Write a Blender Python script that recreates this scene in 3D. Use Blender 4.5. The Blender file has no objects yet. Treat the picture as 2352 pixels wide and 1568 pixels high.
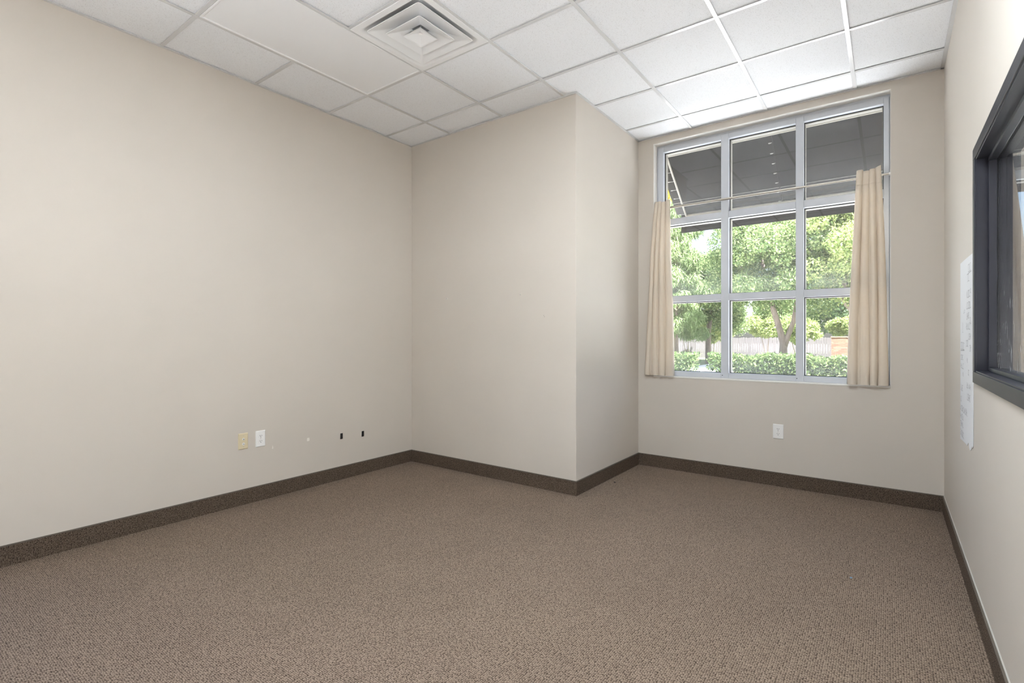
import bpy, bmesh, math, random
import numpy as np
from mathutils import Vector, Matrix

random.seed(7)
rng = np.random.default_rng(7)
sc = bpy.context.scene
COL = sc.collection

# ------------------------------------------------------------------ measured layout (metres)
H = 3.096                      # ceiling height
A = 1.849                      # x of the bump-out corner
B = 1.2115                     # y of the window wall
W = 4.094                      # x of the right wall
W2 = 4.197                     # other face of the right wall
YB = -6.2                      # back wall of the room
YE = 1.46                      # outer face of the window wall
T = 0.6096                     # ceiling module
GX, GY = 0.5301, -0.3229       # a grid crossing
BH = 0.113                     # carpet base height
GZ = -0.25                     # outside ground level

# ------------------------------------------------------------------ camera, sky, sun, exposure
cam_d = bpy.data.cameras.new('camera')
cam = bpy.data.objects.new('camera', cam_d)
COL.objects.link(cam)
cam.location = (3.781, -3.4321, 1.2203)
cam.rotation_euler = (math.pi / 2, 0, 0.6383)
cam_d.sensor_width = 36.0
cam_d.lens = 1165.2 / 2352 * 36
cam_d.shift_y = -(784 - 774.32) / 2352
cam_d.clip_start = 0.02
cam_d.clip_end = 500
sc.camera = cam

SKY_STRENGTH = 1.5
SUN_STRENGTH = 19.0
FILL_POWER = 1.0
world = bpy.data.worlds.new('sky')
sc.world = world
world.use_nodes = True
wn = world.node_tree.nodes
wl = world.node_tree.links
wn.clear()
w_out = wn.new('ShaderNodeOutputWorld')
w_bg = wn.new('ShaderNodeBackground')
w_sky = wn.new('ShaderNodeTexSky')
w_sky.sky_type = 'NISHITA'
w_sky.sun_disc = False
w_sky.sun_elevation = math.radians(57)
w_sky.sun_rotation = math.radians(124)
w_sky.air_density = 1.0
w_sky.dust_density = 4.0
w_sky.ozone_density = 1.0
w_bg.inputs['Strength'].default_value = 0.16 * SKY_STRENGTH
wl.new(w_sky.outputs['Color'], w_bg.inputs['Color'])
wl.new(w_bg.outputs['Background'], w_out.inputs['Surface'])

sun_d = bpy.data.lights.new('sun', 'SUN')
sun_d.energy = SUN_STRENGTH
sun_d.angle = math.radians(0.55)
sun_d.color = (1.0, 0.995, 0.985)
sun = bpy.data.objects.new('sun', sun_d)
COL.objects.link(sun)
sun_vec = Vector((0.45, -0.30, 0.84)).normalized()
sun.rotation_euler = sun_vec.to_track_quat('Z', 'Y').to_euler()
sun.location = sun_vec * 40

sc.view_settings.view_transform = 'Standard'
sc.view_settings.look = 'None'
sc.view_settings.exposure = 1.83
sc.view_settings.gamma = 1.0
sc.view_settings.use_curve_mapping = False
sc.cycles.max_bounces = 10
sc.cycles.diffuse_bounces = 6
sc.cycles.glossy_bounces = 4
sc.cycles.transmission_bounces = 6
sc.cycles.transparent_max_bounces = 24
sc.cycles.sample_clamp_indirect = 6.0
sc.cycles.caustics_reflective = False
sc.cycles.caustics_refractive = False

# ------------------------------------------------------------------ helpers
class MB:
    """Collects shapes and links them as ONE mesh object."""
    def __init__(self):
        self.v, self.f = [], []

    def add(self, verts, faces):
        n = len(self.v)
        self.v += [tuple(p) for p in verts]
        self.f += [tuple(i + n for i in f) for f in faces]
        return self

    def box(self, x0, y0, z0, x1, y1, z1):
        v = [(x0, y0, z0), (x1, y0, z0), (x1, y1, z0), (x0, y1, z0),
             (x0, y0, z1), (x1, y0, z1), (x1, y1, z1), (x0, y1, z1)]
        f = [(0, 3, 2, 1), (4, 5, 6, 7), (0, 1, 5, 4), (1, 2, 6, 5), (2, 3, 7, 6), (3, 0, 4, 7)]
        return self.add(v, f)

    def prism(self, poly, fn, d0, d1):
        """Outline poly [(u,v)] placed by fn(u, v, d) between depths d0 and d1."""
        n = len(poly)
        v = [fn(u, w, d0) for u, w in poly] + [fn(u, w, d1) for u, w in poly]
        f = [tuple(range(n))[::-1], tuple(range(n, 2 * n))]
        f += [(i, (i + 1) % n, n + (i + 1) % n, n + i) for i in range(n)]
        return self.add(v, f)

    def tube(self, pts, r, n=10, caps=True, r1=None):
        pts = [Vector(p) for p in pts]
        m = len(pts)
        rings = []
        up = None
        for i, p in enumerate(pts):
            d = (pts[min(i + 1, m - 1)] - pts[max(i - 1, 0)])
            d.normalize()
            if up is None:
                up = Vector((0, 0, 1)) if abs(d.z) < 0.9 else Vector((1, 0, 0))
            a = d.cross(up)
            a.normalize()
            b = a.cross(d)
            up = b
            rr = r if r1 is None else r + (r1 - r) * i / (m - 1)
            rings.append([p + a * (rr * math.cos(2 * math.pi * k / n)) + b * (rr * math.sin(2 * math.pi * k / n))
                          for k in range(n)])
        v = [q for ring in rings for q in ring]
        f = []
        for i in range(m - 1):
            for k in range(n):
                k2 = (k + 1) % n
                f.append((i * n + k, i * n + k2, (i + 1) * n + k2, (i + 1) * n + k))
        if caps:
            f.append(tuple(range(n))[::-1])
            f.append(tuple((m - 1) * n + k for k in range(n)))
        return self.add(v, f)

    def build(self, name, mat, parent=None, smooth=False, bevel=0.0, seg=2, kind=None, auto=False):
        me = bpy.data.meshes.new(name)
        bm = bmesh.new()
        vs = [bm.verts.new(p) for p in self.v]
        for f in self.f:
            try:
                bm.faces.new([vs[i] for i in f])
            except ValueError:
                pass
        bmesh.ops.recalc_face_normals(bm, faces=bm.faces[:])
        if bevel > 0:
            es = [e for e in bm.edges if len(e.link_faces) == 2 and e.calc_face_angle(0) > 0.5]
            bmesh.ops.bevel(bm, geom=es, offset=bevel, segments=seg, affect='EDGES', profile=0.5)
        if smooth or auto:
            for f in bm.faces:
                f.smooth = True
            if auto:
                for e in bm.edges:
                    if len(e.link_faces) == 2 and e.calc_face_angle(0) > 0.6:
                        e.smooth = False
        bm.to_mesh(me)
        bm.free()
        me.materials.append(mat)
        o = bpy.data.objects.new(name, me)
        COL.objects.link(o)
        if parent is not None:
            o.parent = parent
            o.matrix_parent_inverse = Matrix.Translation(-Vector(parent.location)) if parent.type == 'EMPTY' and not parent.rotation_euler.z else Matrix()
        if kind:
            o['kind'] = kind
        return o


def thing(name, label, cat, loc=(0, 0, 0), group=None, kind=None):
    o = bpy.data.objects.new(name, None)
    o.empty_display_size = 0.05
    COL.objects.link(o)
    o.location = loc
    if label:
        o['label'] = label
        o['category'] = cat
    if group:
        o['group'] = group
    if kind:
        o['kind'] = kind
    return o


def tag(o, label, cat, group=None):
    o['label'] = label
    o['category'] = cat
    if group:
        o['group'] = group
    return o


def dup(root, offset, label, group=None):
    """A copy of a thing with copies of its parts and sub-parts, shifted by offset."""
    r = root.copy()
    COL.objects.link(r)
    r.location = Vector(root.location) + Vector(offset)
    if label:
        r['label'] = label
    if group:
        r['group'] = group
        root['group'] = group
    for ch in list(root.children):
        c = ch.copy()
        COL.objects.link(c)
        c.parent = r
        c.matrix_parent_inverse = ch.matrix_parent_inverse.copy()
        for g in list(ch.children):
            d = g.copy()
            COL.objects.link(d)
            d.parent = c
            d.matrix_parent_inverse = g.matrix_parent_inverse.copy()
    return r

# ------------------------------------------------------------------ materials
def mat(name, color=(0.8, 0.8, 0.8), rough=0.5, metal=0.0, spec=0.5):
    m = bpy.data.materials.new(name)
    m.use_nodes = True
    b = m.node_tree.nodes['Principled BSDF']
    b.inputs['Base Color'].default_value = (*color, 1)
    b.inputs['Roughness'].default_value = rough
    b.inputs['Metallic'].default_value = metal
    b.inputs['Specular IOR Level'].default_value = spec
    return m


def nd(m, t, **kw):
    n = m.node_tree.nodes.new(t)
    for k, v in kw.items():
        setattr(n, k, v)
    return n


def lk(m, a, b):
    m.node_tree.links.new(a, b)


def coords(m, kind='Object', scale=(1, 1, 1)):
    tc = nd(m, 'ShaderNodeTexCoord')
    mp = nd(m, 'ShaderNodeMapping')
    mp.inputs['Scale'].default_value = scale
    lk(m, tc.outputs[kind], mp.inputs['Vector'])
    return mp.outputs['Vector']


def noise(m, vec, scale, detail=3.0, rough=0.55):
    n = nd(m, 'ShaderNodeTexNoise')
    n.inputs['Scale'].default_value = scale
    n.inputs['Detail'].default_value = detail
    n.inputs['Roughness'].default_value = rough
    lk(m, vec, n.inputs['Vector'])
    return n.outputs['Fac']


def ramp(m, fac, stops, interp='LINEAR'):
    r = nd(m, 'ShaderNodeValToRGB')
    r.color_ramp.interpolation = interp
    while len(r.color_ramp.elements) < len(stops):
        r.color_ramp.elements.new(0.5)
    for e, (p, c) in zip(r.color_ramp.elements, stops):
        e.position = p
        e.color = (*c, 1) if len(c) == 3 else c
    lk(m, fac, r.inputs['Fac'])
    return r.outputs['Color']


def math_n(m, op, a, b=None, c=None):
    n = nd(m, 'ShaderNodeMath', operation=op)
    for i, x in enumerate((a, b, c)):
        if x is None:
            continue
        if isinstance(x, (int, float)):
            n.inputs[i].default_value = x
        else:
            lk(m, x, n.inputs[i])
    return n.outputs[0]


def bump(m, height, strength, dist):
    n = nd(m, 'ShaderNodeBump')
    n.inputs['Strength'].default_value = strength
    n.inputs['Distance'].default_value = dist
    lk(m, height, n.inputs['Height'])
    b = m.node_tree.nodes['Principled BSDF']
    lk(m, n.outputs['Normal'], b.inputs['Normal'])
    return n


def bsdf(m):
    return m.node_tree.nodes['Principled BSDF']


def paint(name, c, var=0.03, rough=0.55, b=0.12):
    m = mat(name, c, rough, spec=0.3)
    v = coords(m)
    n = noise(m, v, 1.3, 4)
    lo = tuple(x * (1 - var) for x in c)
    hi = tuple(min(1, x * (1 + var)) for x in c)
    lk(m, ramp(m, n, [(0.3, lo), (0.7, hi)]), bsdf(m).inputs['Base Color'])
    bump(m, noise(m, v, 210, 2), b, 0.002)
    return m


M = {}
M['wall'] = paint('wall paint', (0.605, 0.560, 0.504), 0.02)
M['sill'] = paint('sill paint', (0.78, 0.76, 0.72), 0.01, 0.4, 0.05)  # also on the reveals, where its paleness stands in for light

# carpet: loops in rows, each loop with a yarn tone of its own
def carpet(name, dark, mid, light, s=(128, 146), upright=False):
    m = mat(name, mid, 0.95, spec=0.1)
    tc = nd(m, 'ShaderNodeTexCoord')
    xyz = nd(m, 'ShaderNodeSeparateXYZ')
    lk(m, tc.outputs['Object'], xyz.inputs[0])
    u, w = xyz.outputs['X'], xyz.outputs['Y']
    if upright:                                   # on the base the rows run along the wall
        u, w = math_n(m, 'ADD', u, w), xyz.outputs['Z']
    cb = nd(m, 'ShaderNodeCombineXYZ')
    lk(m, math_n(m, 'MULTIPLY', u, s[0]), cb.inputs[0])
    lk(m, math_n(m, 'MULTIPLY', w, s[1]), cb.inputs[1])
    vo = nd(m, 'ShaderNodeTexVoronoi', feature='F1', voronoi_dimensions='2D')
    vo.inputs['Scale'].default_value = 1.0
    vo.inputs['Randomness'].default_value = 0.5
    lk(m, cb.outputs[0], vo.inputs['Vector'])
    sep = nd(m, 'ShaderNodeSeparateColor')
    lk(m, vo.outputs['Color'], sep.inputs[0])
    strand = noise(m, coords(m, 'Object', (900, 900, 900)), 0.4, 2)
    # the gap between loops is darkest, the crown of each loop palest
    t = math_n(m, 'SUBTRACT', 1.10, math_n(m, 'MULTIPLY', vo.outputs['Distance'], 1.25))
    t = math_n(m, 'ADD', t, math_n(m, 'MULTIPLY_ADD', sep.outputs[0], 0.26, -0.13))
    t = math_n(m, 'ADD', t, math_n(m, 'MULTIPLY_ADD', strand, 1.3, -0.68))
    yarn = ramp(m, t, [(0.18, dark), (0.55, mid), (1.0, light)])
    big = noise(m, coords(m), 1.1, 4, 0.6)
    wear = ramp(m, big, [(0.3, (0.94, 0.94, 0.94)), (0.7, (1.05, 1.05, 1.05))])
    mul = nd(m, 'ShaderNodeMix', data_type='RGBA', blend_type='MULTIPLY')
    mul.inputs['Factor'].default_value = 1.0
    lk(m, yarn, mul.inputs['A'])
    lk(m, wear, mul.inputs['B'])
    lk(m, mul.outputs['Result'], bsdf(m).inputs['Base Color'])
    inv = math_n(m, 'SUBTRACT', 1.0, vo.outputs['Distance'])
    bump(m, inv, 0.6, 0.006)
    return m

M['carpet'] = carpet('carpet', (0.058, 0.041, 0.030), (0.205, 0.155, 0.117), (0.365, 0.287, 0.225))
M['carpet_base'] = carpet('carpet base', (0.030, 0.021, 0.015), (0.105, 0.077, 0.057), (0.205, 0.158, 0.122), (150, 170), True)
M['binding'] = mat('binding tape', (0.13, 0.11, 0.09), 0.8, spec=0.2)

# acoustic tile: off white with pin holes and short fissures
m = mat('acoustic tile', (0.80, 0.80, 0.80), 0.9, spec=0.1)
v = coords(m)
vo = nd(m, 'ShaderNodeTexVoronoi', feature='F1')
vo.inputs['Scale'].default_value = 230
lk(m, v, vo.inputs['Vector'])
sp = nd(m, 'ShaderNodeSeparateColor')
lk(m, vo.outputs['Color'], sp.inputs[0])
rad = math_n(m, 'MULTIPLY', sp.outputs[1], 0.36)
pin = math_n(m, 'LESS_THAN', vo.outputs['Distance'], rad)
pin = math_n(m, 'MULTIPLY', pin, math_n(m, 'GREATER_THAN', sp.outputs[0], 0.35))
grain = noise(m, v, 420, 2)
hol = math_n(m, 'MAXIMUM', pin, math_n(m, 'GREATER_THAN', grain, 0.68))
mixc = nd(m, 'ShaderNodeMix', data_type='RGBA')
mixc.inputs['A'].default_value = (0.875, 0.895, 0.925, 1)
mixc.inputs['B'].default_value = (0.56, 0.56, 0.57, 1)
lk(m, hol, mixc.inputs['Factor'])
lk(m, mixc.outputs['Result'], bsdf(m).inputs['Base Color'])
bump(m, math_n(m, 'SUBTRACT', 1.0, hol), 0.3, 0.002)
M['tile'] = m
M['tee'] = mat('white enamelled tee', (0.68, 0.69, 0.70), 0.25, spec=1.0)
M['metal_white'] = mat('white enamel', (0.86, 0.87, 0.88), 0.32, spec=0.5)
M['plenum'] = mat('dark plenum', (0.05, 0.05, 0.05), 0.9)
M['lens'] = mat('acrylic light lens', (0.88, 0.89, 0.905), 0.5, spec=0.4)
v = coords(M['lens'])
bump(M['lens'], noise(M['lens'], v, 260, 1), 0.05, 0.001)

M['alu'] = mat('painted aluminium', (0.56, 0.575, 0.61), 0.42, spec=0.5)
v = coords(M['alu'])
lk(M['alu'], ramp(M['alu'], noise(M['alu'], v, 6, 3), [(0.3, (0.53, 0.555, 0.60)), (0.7, (0.58, 0.605, 0.65))]), bsdf(M['alu']).inputs['Base Color'])
M['alu_out'] = mat('weathered outer frame', (0.36, 0.34, 0.30), 0.6, spec=0.3)
M['gasket'] = mat('black rubber gasket', (0.02, 0.02, 0.022), 0.6)
M['bronze'] = mat('dark bronze hollow metal', (0.04, 0.04, 0.05), 0.38, spec=0.4)
v = coords(M['bronze'], 'Object', (1, 1, 0.12))
lk(M['bronze'], ramp(M['bronze'], noise(M['bronze'], v, 9, 4), [(0.3, (0.014, 0.015, 0.024)), (0.75, (0.024, 0.024, 0.032))]), bsdf(M['bronze']).inputs['Base Color'])

def glass(name, haze_base, speck, streak=0.0):
    """Thin dusty glass: see-through with Schlick reflection; specks, dust along the lower edge, dried streaks."""
    m = bpy.data.materials.new(name)
    m.use_nodes = True
    t = m.node_tree
    t.nodes.remove(t.nodes['Principled BSDF'])
    out = t.nodes['Material Output']
    tr = nd(m, 'ShaderNodeBsdfTransparent')
    tr.inputs['Color'].default_value = (0.965, 0.975, 0.972, 1)
    gl = nd(m, 'ShaderNodeBsdfGlossy')
    gl.inputs['Roughness'].default_value = 0.0
    lw = nd(m, 'ShaderNodeLayerWeight')
    lw.inputs['Blend'].default_value = 0.5
    f5 = math_n(m, 'POWER', lw.outputs['Facing'], 5.0)
    fr = math_n(m, 'MULTIPLY_ADD', f5, 0.93, 0.065)
    mx = nd(m, 'ShaderNodeMixShader')
    lk(m, fr, mx.inputs[0])
    lk(m, tr.outputs[0], mx.inputs[1])
    lk(m, gl.outputs[0], mx.inputs[2])
    v = coords(m)
    g = nd(m, 'ShaderNodeTexCoord')
    sx = nd(m, 'ShaderNodeSeparateXYZ')
    lk(m, g.outputs['Generated'], sx.inputs[0])
    low = math_n(m, 'POWER', math_n(m, 'SUBTRACT', 1.0, sx.outputs['Z']), 3.0)
    dust = math_n(m, 'MULTIPLY', low, math_n(m, 'MULTIPLY', noise(m, v, 5, 5, 0.7), haze_base))
    vo = nd(m, 'ShaderNodeTexVoronoi', feature='F1')
    vo.inputs['Scale'].default_value = 150
    lk(m, v, vo.inputs['Vector'])
    sp2 = nd(m, 'ShaderNodeSeparateColor')
    lk(m, vo.outputs['Color'], sp2.inputs[0])
    dot = math_n(m, 'LESS_THAN', vo.outputs['Distance'], math_n(m, 'MULTIPLY', math_n(m, 'POWER', sp2.outputs[0], 6.0), 0.34))
    cl = math_n(m, 'MULTIPLY', dot, math_n(m, 'MULTIPLY', noise(m, v, 7, 3), speck))
    tot = math_n(m, 'ADD', dust, cl)
    film = math_n(m, 'MULTIPLY', noise(m, v, 2.2, 4, 0.65), 0.018)
    tot = math_n(m, 'ADD', tot, film)
    if streak:
        vs = coords(m, 'Object', (38, 38, 13))
        s1 = noise(m, vs, 1.0, 4, 0.6)
        s1 = ramp(m, s1, [(0.62, (0, 0, 0)), (0.68, (1, 1, 1))])
        lowz = math_n(m, 'POWER', math_n(m, 'SUBTRACT', 1.0, sx.outputs['Z']), 2.0)
        tot = math_n(m, 'ADD', tot, math_n(m, 'MULTIPLY', math_n(m, 'MULTIPLY', s1, lowz), streak))
    tot = math_n(m, 'MINIMUM', tot, 0.85)
    df = nd(m, 'ShaderNodeBsdfDiffuse')
    df.inputs['Color'].default_value = (0.75, 0.76, 0.78, 1)
    tl = nd(m, 'ShaderNodeBsdfTranslucent')
    tl.inputs['Color'].default_value = (0.75, 0.76, 0.78, 1)
    dm = nd(m, 'ShaderNodeMixShader')
    dm.inputs[0].default_value = 0.5
    lk(m, df.outputs[0], dm.inputs[1])
    lk(m, tl.outputs[0], dm.inputs[2])
    fin = nd(m, 'ShaderNodeMixShader')
    lk(m, tot, fin.inputs[0])
    lk(m, mx.outputs[0], fin.inputs[1])
    lk(m, dm.outputs[0], fin.inputs[2])
    lk(m, fin.outputs[0], out.inputs['Surface'])
    return m

M['glass'] = glass('dusty window glass', 0.13, 0.28)
M['glass_streaked'] = glass('streaked interior glass', 0.12, 0.3, 0.75)

m = mat('cream curtain cloth', (0.78, 0.70, 0.60), 0.85, spec=0.15)
v = coords(m, 'Object', (1, 1, 1))
cr = noise(m, coords(m, 'Object', (6, 6, 26)), 1.0, 4, 0.6)
bump(m, cr, 0.28, 0.012)
tl = nd(m, 'ShaderNodeBsdfTranslucent')
tl.inputs['Color'].default_value = (0.78, 0.69, 0.57, 1)
mx = nd(m, 'ShaderNodeMixShader')
mx.inputs[0].default_value = 0.22
lk(m, bsdf(m).outputs[0], mx.inputs[1])
lk(m, tl.outputs[0], mx.inputs[2])
lk(m, mx.outputs[0], m.node_tree.nodes['Material Output'].inputs['Surface'])
M['curtain'] = m
M['rod'] = mat('brushed nickel', (0.62, 0.58, 0.52), 0.3, 0.9)

m = mat('dark awning canvas', (0.045, 0.04, 0.036), 0.85, spec=0.2)
v = coords(m)
lk(m, ramp(m, noise(m, v, 3, 5), [(0.3, (0.020, 0.018, 0.016)), (0.7, (0.034, 0.030, 0.027))]), bsdf(m).inputs['Base Color'])
bump(m, noise(m, v, 300, 1), 0.2, 0.002)
M['canvas'] = m
M['rod_cream'] = mat('cream painted tube', (0.50, 0.47, 0.40), 0.4)
M['wire'] = mat('galvanised wire', (0.72, 0.70, 0.66), 0.35, 0.6)

M['plastic_white'] = mat('white plastic', (0.84, 0.84, 0.83), 0.35)
M['plastic_almond'] = mat('almond plastic', (0.70, 0.61, 0.42), 0.4)
M['slot'] = mat('dark slot', (0.02, 0.02, 0.02), 0.7)
M['steel'] = mat('steel', (0.55, 0.54, 0.52), 0.35, 0.9)
M['strip'] = mat('black hook and loop', (0.012, 0.010, 0.010), 0.85)
M['chip'] = mat('bare plaster', (0.80, 0.77, 0.71), 0.9)
M['caulk'] = mat('grey caulk', (0.50, 0.49, 0.45), 0.7)
M['paper'] = mat('white flip chart paper', (0.75, 0.76, 0.78), 0.7, spec=0.2)
M['ink'] = mat('grey marker ink', (0.36, 0.36, 0.38), 0.8)
M['speck_dark'] = mat('black crumb', (0.01, 0.008, 0.008), 0.8)
M['speck_blue'] = mat('blue lint', (0.16, 0.28, 0.40), 0.9)

m = mat('sunlit concrete', (0.55, 0.545, 0.535), 0.9, spec=0.2)
v = coords(m)
lk(m, ramp(m, noise(m, v, 0.7, 6, 0.65), [(0.3, (0.475, 0.48, 0.485)), (0.7, (0.585, 0.59, 0.595))]), bsdf(m).inputs['Base Color'])
bump(m, noise(m, v, 40, 3), 0.2, 0.01)
M['concrete'] = m
m = mat('lawn soil', (0.12, 0.15, 0.05), 0.95)
v = coords(m)
lk(m, ramp(m, noise(m, v, 6, 5), [(0.3, (0.07, 0.09, 0.03)), (0.7, (0.17, 0.20, 0.07))]), bsdf(m).inputs['Base Color'])
M['lawn'] = m
m = mat('exterior render', (0.45, 0.40, 0.34), 0.9)
bump(m, noise(m, coords(m), 120, 3), 0.3, 0.004)
M['render'] = m
m = mat('weathered cedar', (0.26, 0.235, 0.235), 0.9, spec=0.15)
v = coords(m, 'Object', (14, 14, 1.2))
geo = nd(m, 'ShaderNodeNewGeometry')
mixf = math_n(m, 'ADD', math_n(m, 'MULTIPLY', noise(m, v, 1.0, 4), 0.6), math_n(m, 'MULTIPLY', geo.outputs['Random Per Island'], 0.5))
lk(m, ramp(m, mixf, [(0.2, (0.058, 0.052, 0.054)), (0.6, (0.088, 0.080, 0.084)), (0.9, (0.12, 0.11, 0.112))]), bsdf(m).inputs['Base Color'])
M['cedar'] = m
m = mat('red brick', (0.42, 0.18, 0.12), 0.9)
geo = nd(m, 'ShaderNodeNewGeometry')
lk(m, ramp(m, geo.outputs['Random Per Island'], [(0, (0.15, 0.06, 0.042)), (0.5, (0.20, 0.09, 0.06)), (1, (0.25, 0.135, 0.095))]), bsdf(m).inputs['Base Color'])
M['brick'] = m
M['mortar'] = mat('mortar', (0.24, 0.22, 0.20), 0.95)
m = mat('bark', (0.17, 0.13, 0.105), 0.95)
v = coords(m, 'Object', (9, 9, 2))
nb = noise(m, v, 1.0, 5, 0.65)
lk(m, ramp(m, nb, [(0.3, (0.10, 0.075, 0.06)), (0.7, (0.24, 0.19, 0.155))]), bsdf(m).inputs['Base Color'])
bump(m, nb, 0.6, 0.03)
M['bark'] = m

def leafmat(name, c0, c1, c2, trans=0.4):
    m = bpy.data.materials.new(name)
    m.use_nodes = True
    t = m.node_tree
    t.nodes.remove(t.nodes['Principled BSDF'])
    geo = nd(m, 'ShaderNodeNewGeometry')
    c = ramp(m, geo.outputs['Random Per Island'], [(0.0, c0), (0.55, c1), (1.0, c2)])
    df = nd(m, 'ShaderNodeBsdfDiffuse')
    tl = nd(m, 'ShaderNodeBsdfTranslucent')
    lk(m, c, df.inputs['Color'])
    hs = nd(m, 'ShaderNodeHueSaturation')
    hs.inputs['Hue'].default_value = 0.488
    hs.inputs['Value'].default_value = 1.25
    lk(m, c, hs.inputs['Color'])
    lk(m, hs.outputs[0], tl.inputs['Color'])
    mx = nd(m, 'ShaderNodeMixShader')
    mx.inputs[0].default_value = trans
    lk(m, df.outputs[0], mx.inputs[1])
    lk(m, tl.outputs[0], mx.inputs[2])
    lk(m, mx.outputs[0], t.nodes['Material Output'].inputs['Surface'])
    return m

M['leaf'] = leafmat('bright leaf', (0.070, 0.115, 0.048), (0.153, 0.216, 0.091), (0.307, 0.362, 0.167))
M['leaf_yellow'] = leafmat('yellow green leaf', (0.111, 0.167, 0.056), (0.223, 0.279, 0.105), (0.362, 0.390, 0.167))
M['leaf_pale'] = leafmat('pale feathery leaf', (0.150, 0.226, 0.094), (0.235, 0.311, 0.150), (0.320, 0.395, 0.207))
M['leaf_gold'] = leafmat('golden leaf', (0.40, 0.32, 0.01), (0.60, 0.48, 0.01), (0.75, 0.62, 0.03))
M['leaf_hedge'] = leafmat('hedge leaf', (0.038, 0.064, 0.025), (0.076, 0.115, 0.047), (0.170, 0.221, 0.085), 0.3)
M['leaf_dark'] = leafmat('dark leaf', (0.047, 0.081, 0.047), (0.095, 0.149, 0.081), (0.176, 0.243, 0.121), 0.3)

# ------------------------------------------------------------------ room shell
def structure(o):
    o['kind'] = 'structure'
    return o

floor = structure(MB().box(-0.2, YB - 0.2, -0.12, W2, 1.33, 0.0).box(W2, -3.35, -0.12, W2 + 4.3, 1.33, 0.0).build('floor', M['carpet']))
structure(MB().box(0, 0, 0, A - 0.11, 0.12, H + 0.25).build('wall_front', M['wall']))
# bump-out return with a softly rounded outside corner
ret = MB()
r = 0.006
poly = [(A - 0.11, 0), (A - r, 0)] + [(A - r + r * math.sin(t), r - r * math.cos(t)) for t in np.linspace(0.3, 1.27, 4)] + [(A, r), (A, B), (A - 0.11, B)]
ret.prism(poly, lambda u, w, d: (u, w, d), 0, H + 0.25)
structure(ret.build('wall_return', M['wall'], auto=True))

def wall_holes_y(name, y0, y1, x0, x1, z0, z1, holes, m):
    """Wall lying along x with rectangular holes (hx0, hx1, hz0, hz1)."""
    b = MB()
    x = x0
    for hx0, hx1, hz0, hz1 in holes:
        b.box(x, y0, z0, hx0, y1, z1)
        b.box(hx0, y0, z0, hx1, y1, hz0)
        b.box(hx0, y0, hz1, hx1, y1, z1)
        x = hx1
    b.box(x, y0, z0, x1, y1, z1)
    return structure(b.build(name, m))

def wall_holes_x(name, x0, x1, y0, y1, z0, z1, holes, m):
    b = MB()
    y = y0
    for hy0, hy1, hz0, hz1 in holes:
        b.box(x0, y, z0, x1, hy0, z1)
        b.box(x0, hy0, z0, x1, hy1, hz0)
        b.box(x0, hy0, hz1, x1, hy1, z1)
        y = hy1
    b.box(x0, y, z0, x1, y1, z1)
    return structure(b.build(name, m))

OX0, OX1, OZ0, OZ1 = 1.999, 3.796, 0.848, 3.042        # main window opening
DX = 2.36                                              # same window again in the next room
wall_holes_y('wall_window', B, 1.40, A - 0.11, W2 - 0.06, 0, H + 0.25, [(OX0, OX1, OZ0, OZ1)], M['wall'])
wall_holes_y('wall_neighbour', B, 1.40, W2 - 0.06, W2 + 4.3, 0, H + 0.25, [(OX0 + DX, OX1 + DX, OZ0, OZ1)], M['wall'])
wall_holes_y('wall_facade', 1.40, YE, -1.2, W2 + 5, GZ, H + 0.9,
             [(OX0 + 0.0, OX1 - 0.0, OZ0, OZ1), (OX0 + DX, OX1 + DX, OZ0, OZ1)], M['render'])
structure(MB().box(-0.2, 0.12, 0, A - 0.11, 1.40, H + 0.25).build('wall_core', M['render']))
# right wall with the borrowed-light opening
RY0, RY1, RZ0, RZ1 = -2.72, -0.398, 1.046, 2.029
SY0, SY1, SZ0, SZ1 = YB + 0.1, -3.75, 0.06, 1.75       # unseen glazing added for daylight, behind the viewpoint
YN = -3.15                                              # back of the next room
LW0, LW1 = -5.20, -3.15                                  # unseen glazing added to the left wall for daylight
wall_holes_x('wall_right', W, W2, YB - 0.2, B, 0, H + 0.25, [(SY0, SY1, SZ0, SZ1), (RY0, RY1, RZ0, RZ1)], M['wall'])
structure(MB().box(0, YB - 0.2, 0, W, YB, H + 0.25).build('wall_back', M['wall']))
wall_holes_y('wall_neighbour_back', YN - 0.2, YN, W2, W2 + 4.3, 0, H + 0.25, [(W2 + 0.5, W2 + 3.6, 0.06, 2.4)], M['wall'])
structure(MB().box(W2 + 4.1, YN - 0.2, 0, W2 + 4.3, 1.40, H + 0.25).build('wall_neighbour_right', M['wall']))
structure(MB().box(-0.3, YB - 0.3, H + 0.25, W2 + 0.05, 1.40, H + 0.45).box(W2 + 0.05, YN - 0.3, H + 0.25, W2 + 4.4, 1.40, H + 0.45).build('roof', M['render']))

wall_left = wall_holes_x('wall_left', -0.2, 0, YB - 0.2, 0.2, 0, H + 0.25, [(LW0, LW1, SZ0, 2.55)], M['wall'])
# stool (sill) of the window openings, painted lighter; reveals coloured pale to stand in for light
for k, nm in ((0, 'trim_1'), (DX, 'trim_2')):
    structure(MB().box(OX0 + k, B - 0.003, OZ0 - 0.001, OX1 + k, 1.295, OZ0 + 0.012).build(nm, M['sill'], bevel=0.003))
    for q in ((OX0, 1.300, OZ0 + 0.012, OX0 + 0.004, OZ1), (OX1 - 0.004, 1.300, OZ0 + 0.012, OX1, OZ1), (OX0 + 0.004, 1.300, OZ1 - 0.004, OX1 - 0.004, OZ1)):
        MB().box(q[0] + k, B - 0.0008, q[2], q[3] + k, q[1], q[4]).build('reveal', M['sill'], bpy.data.objects[nm])

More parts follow.
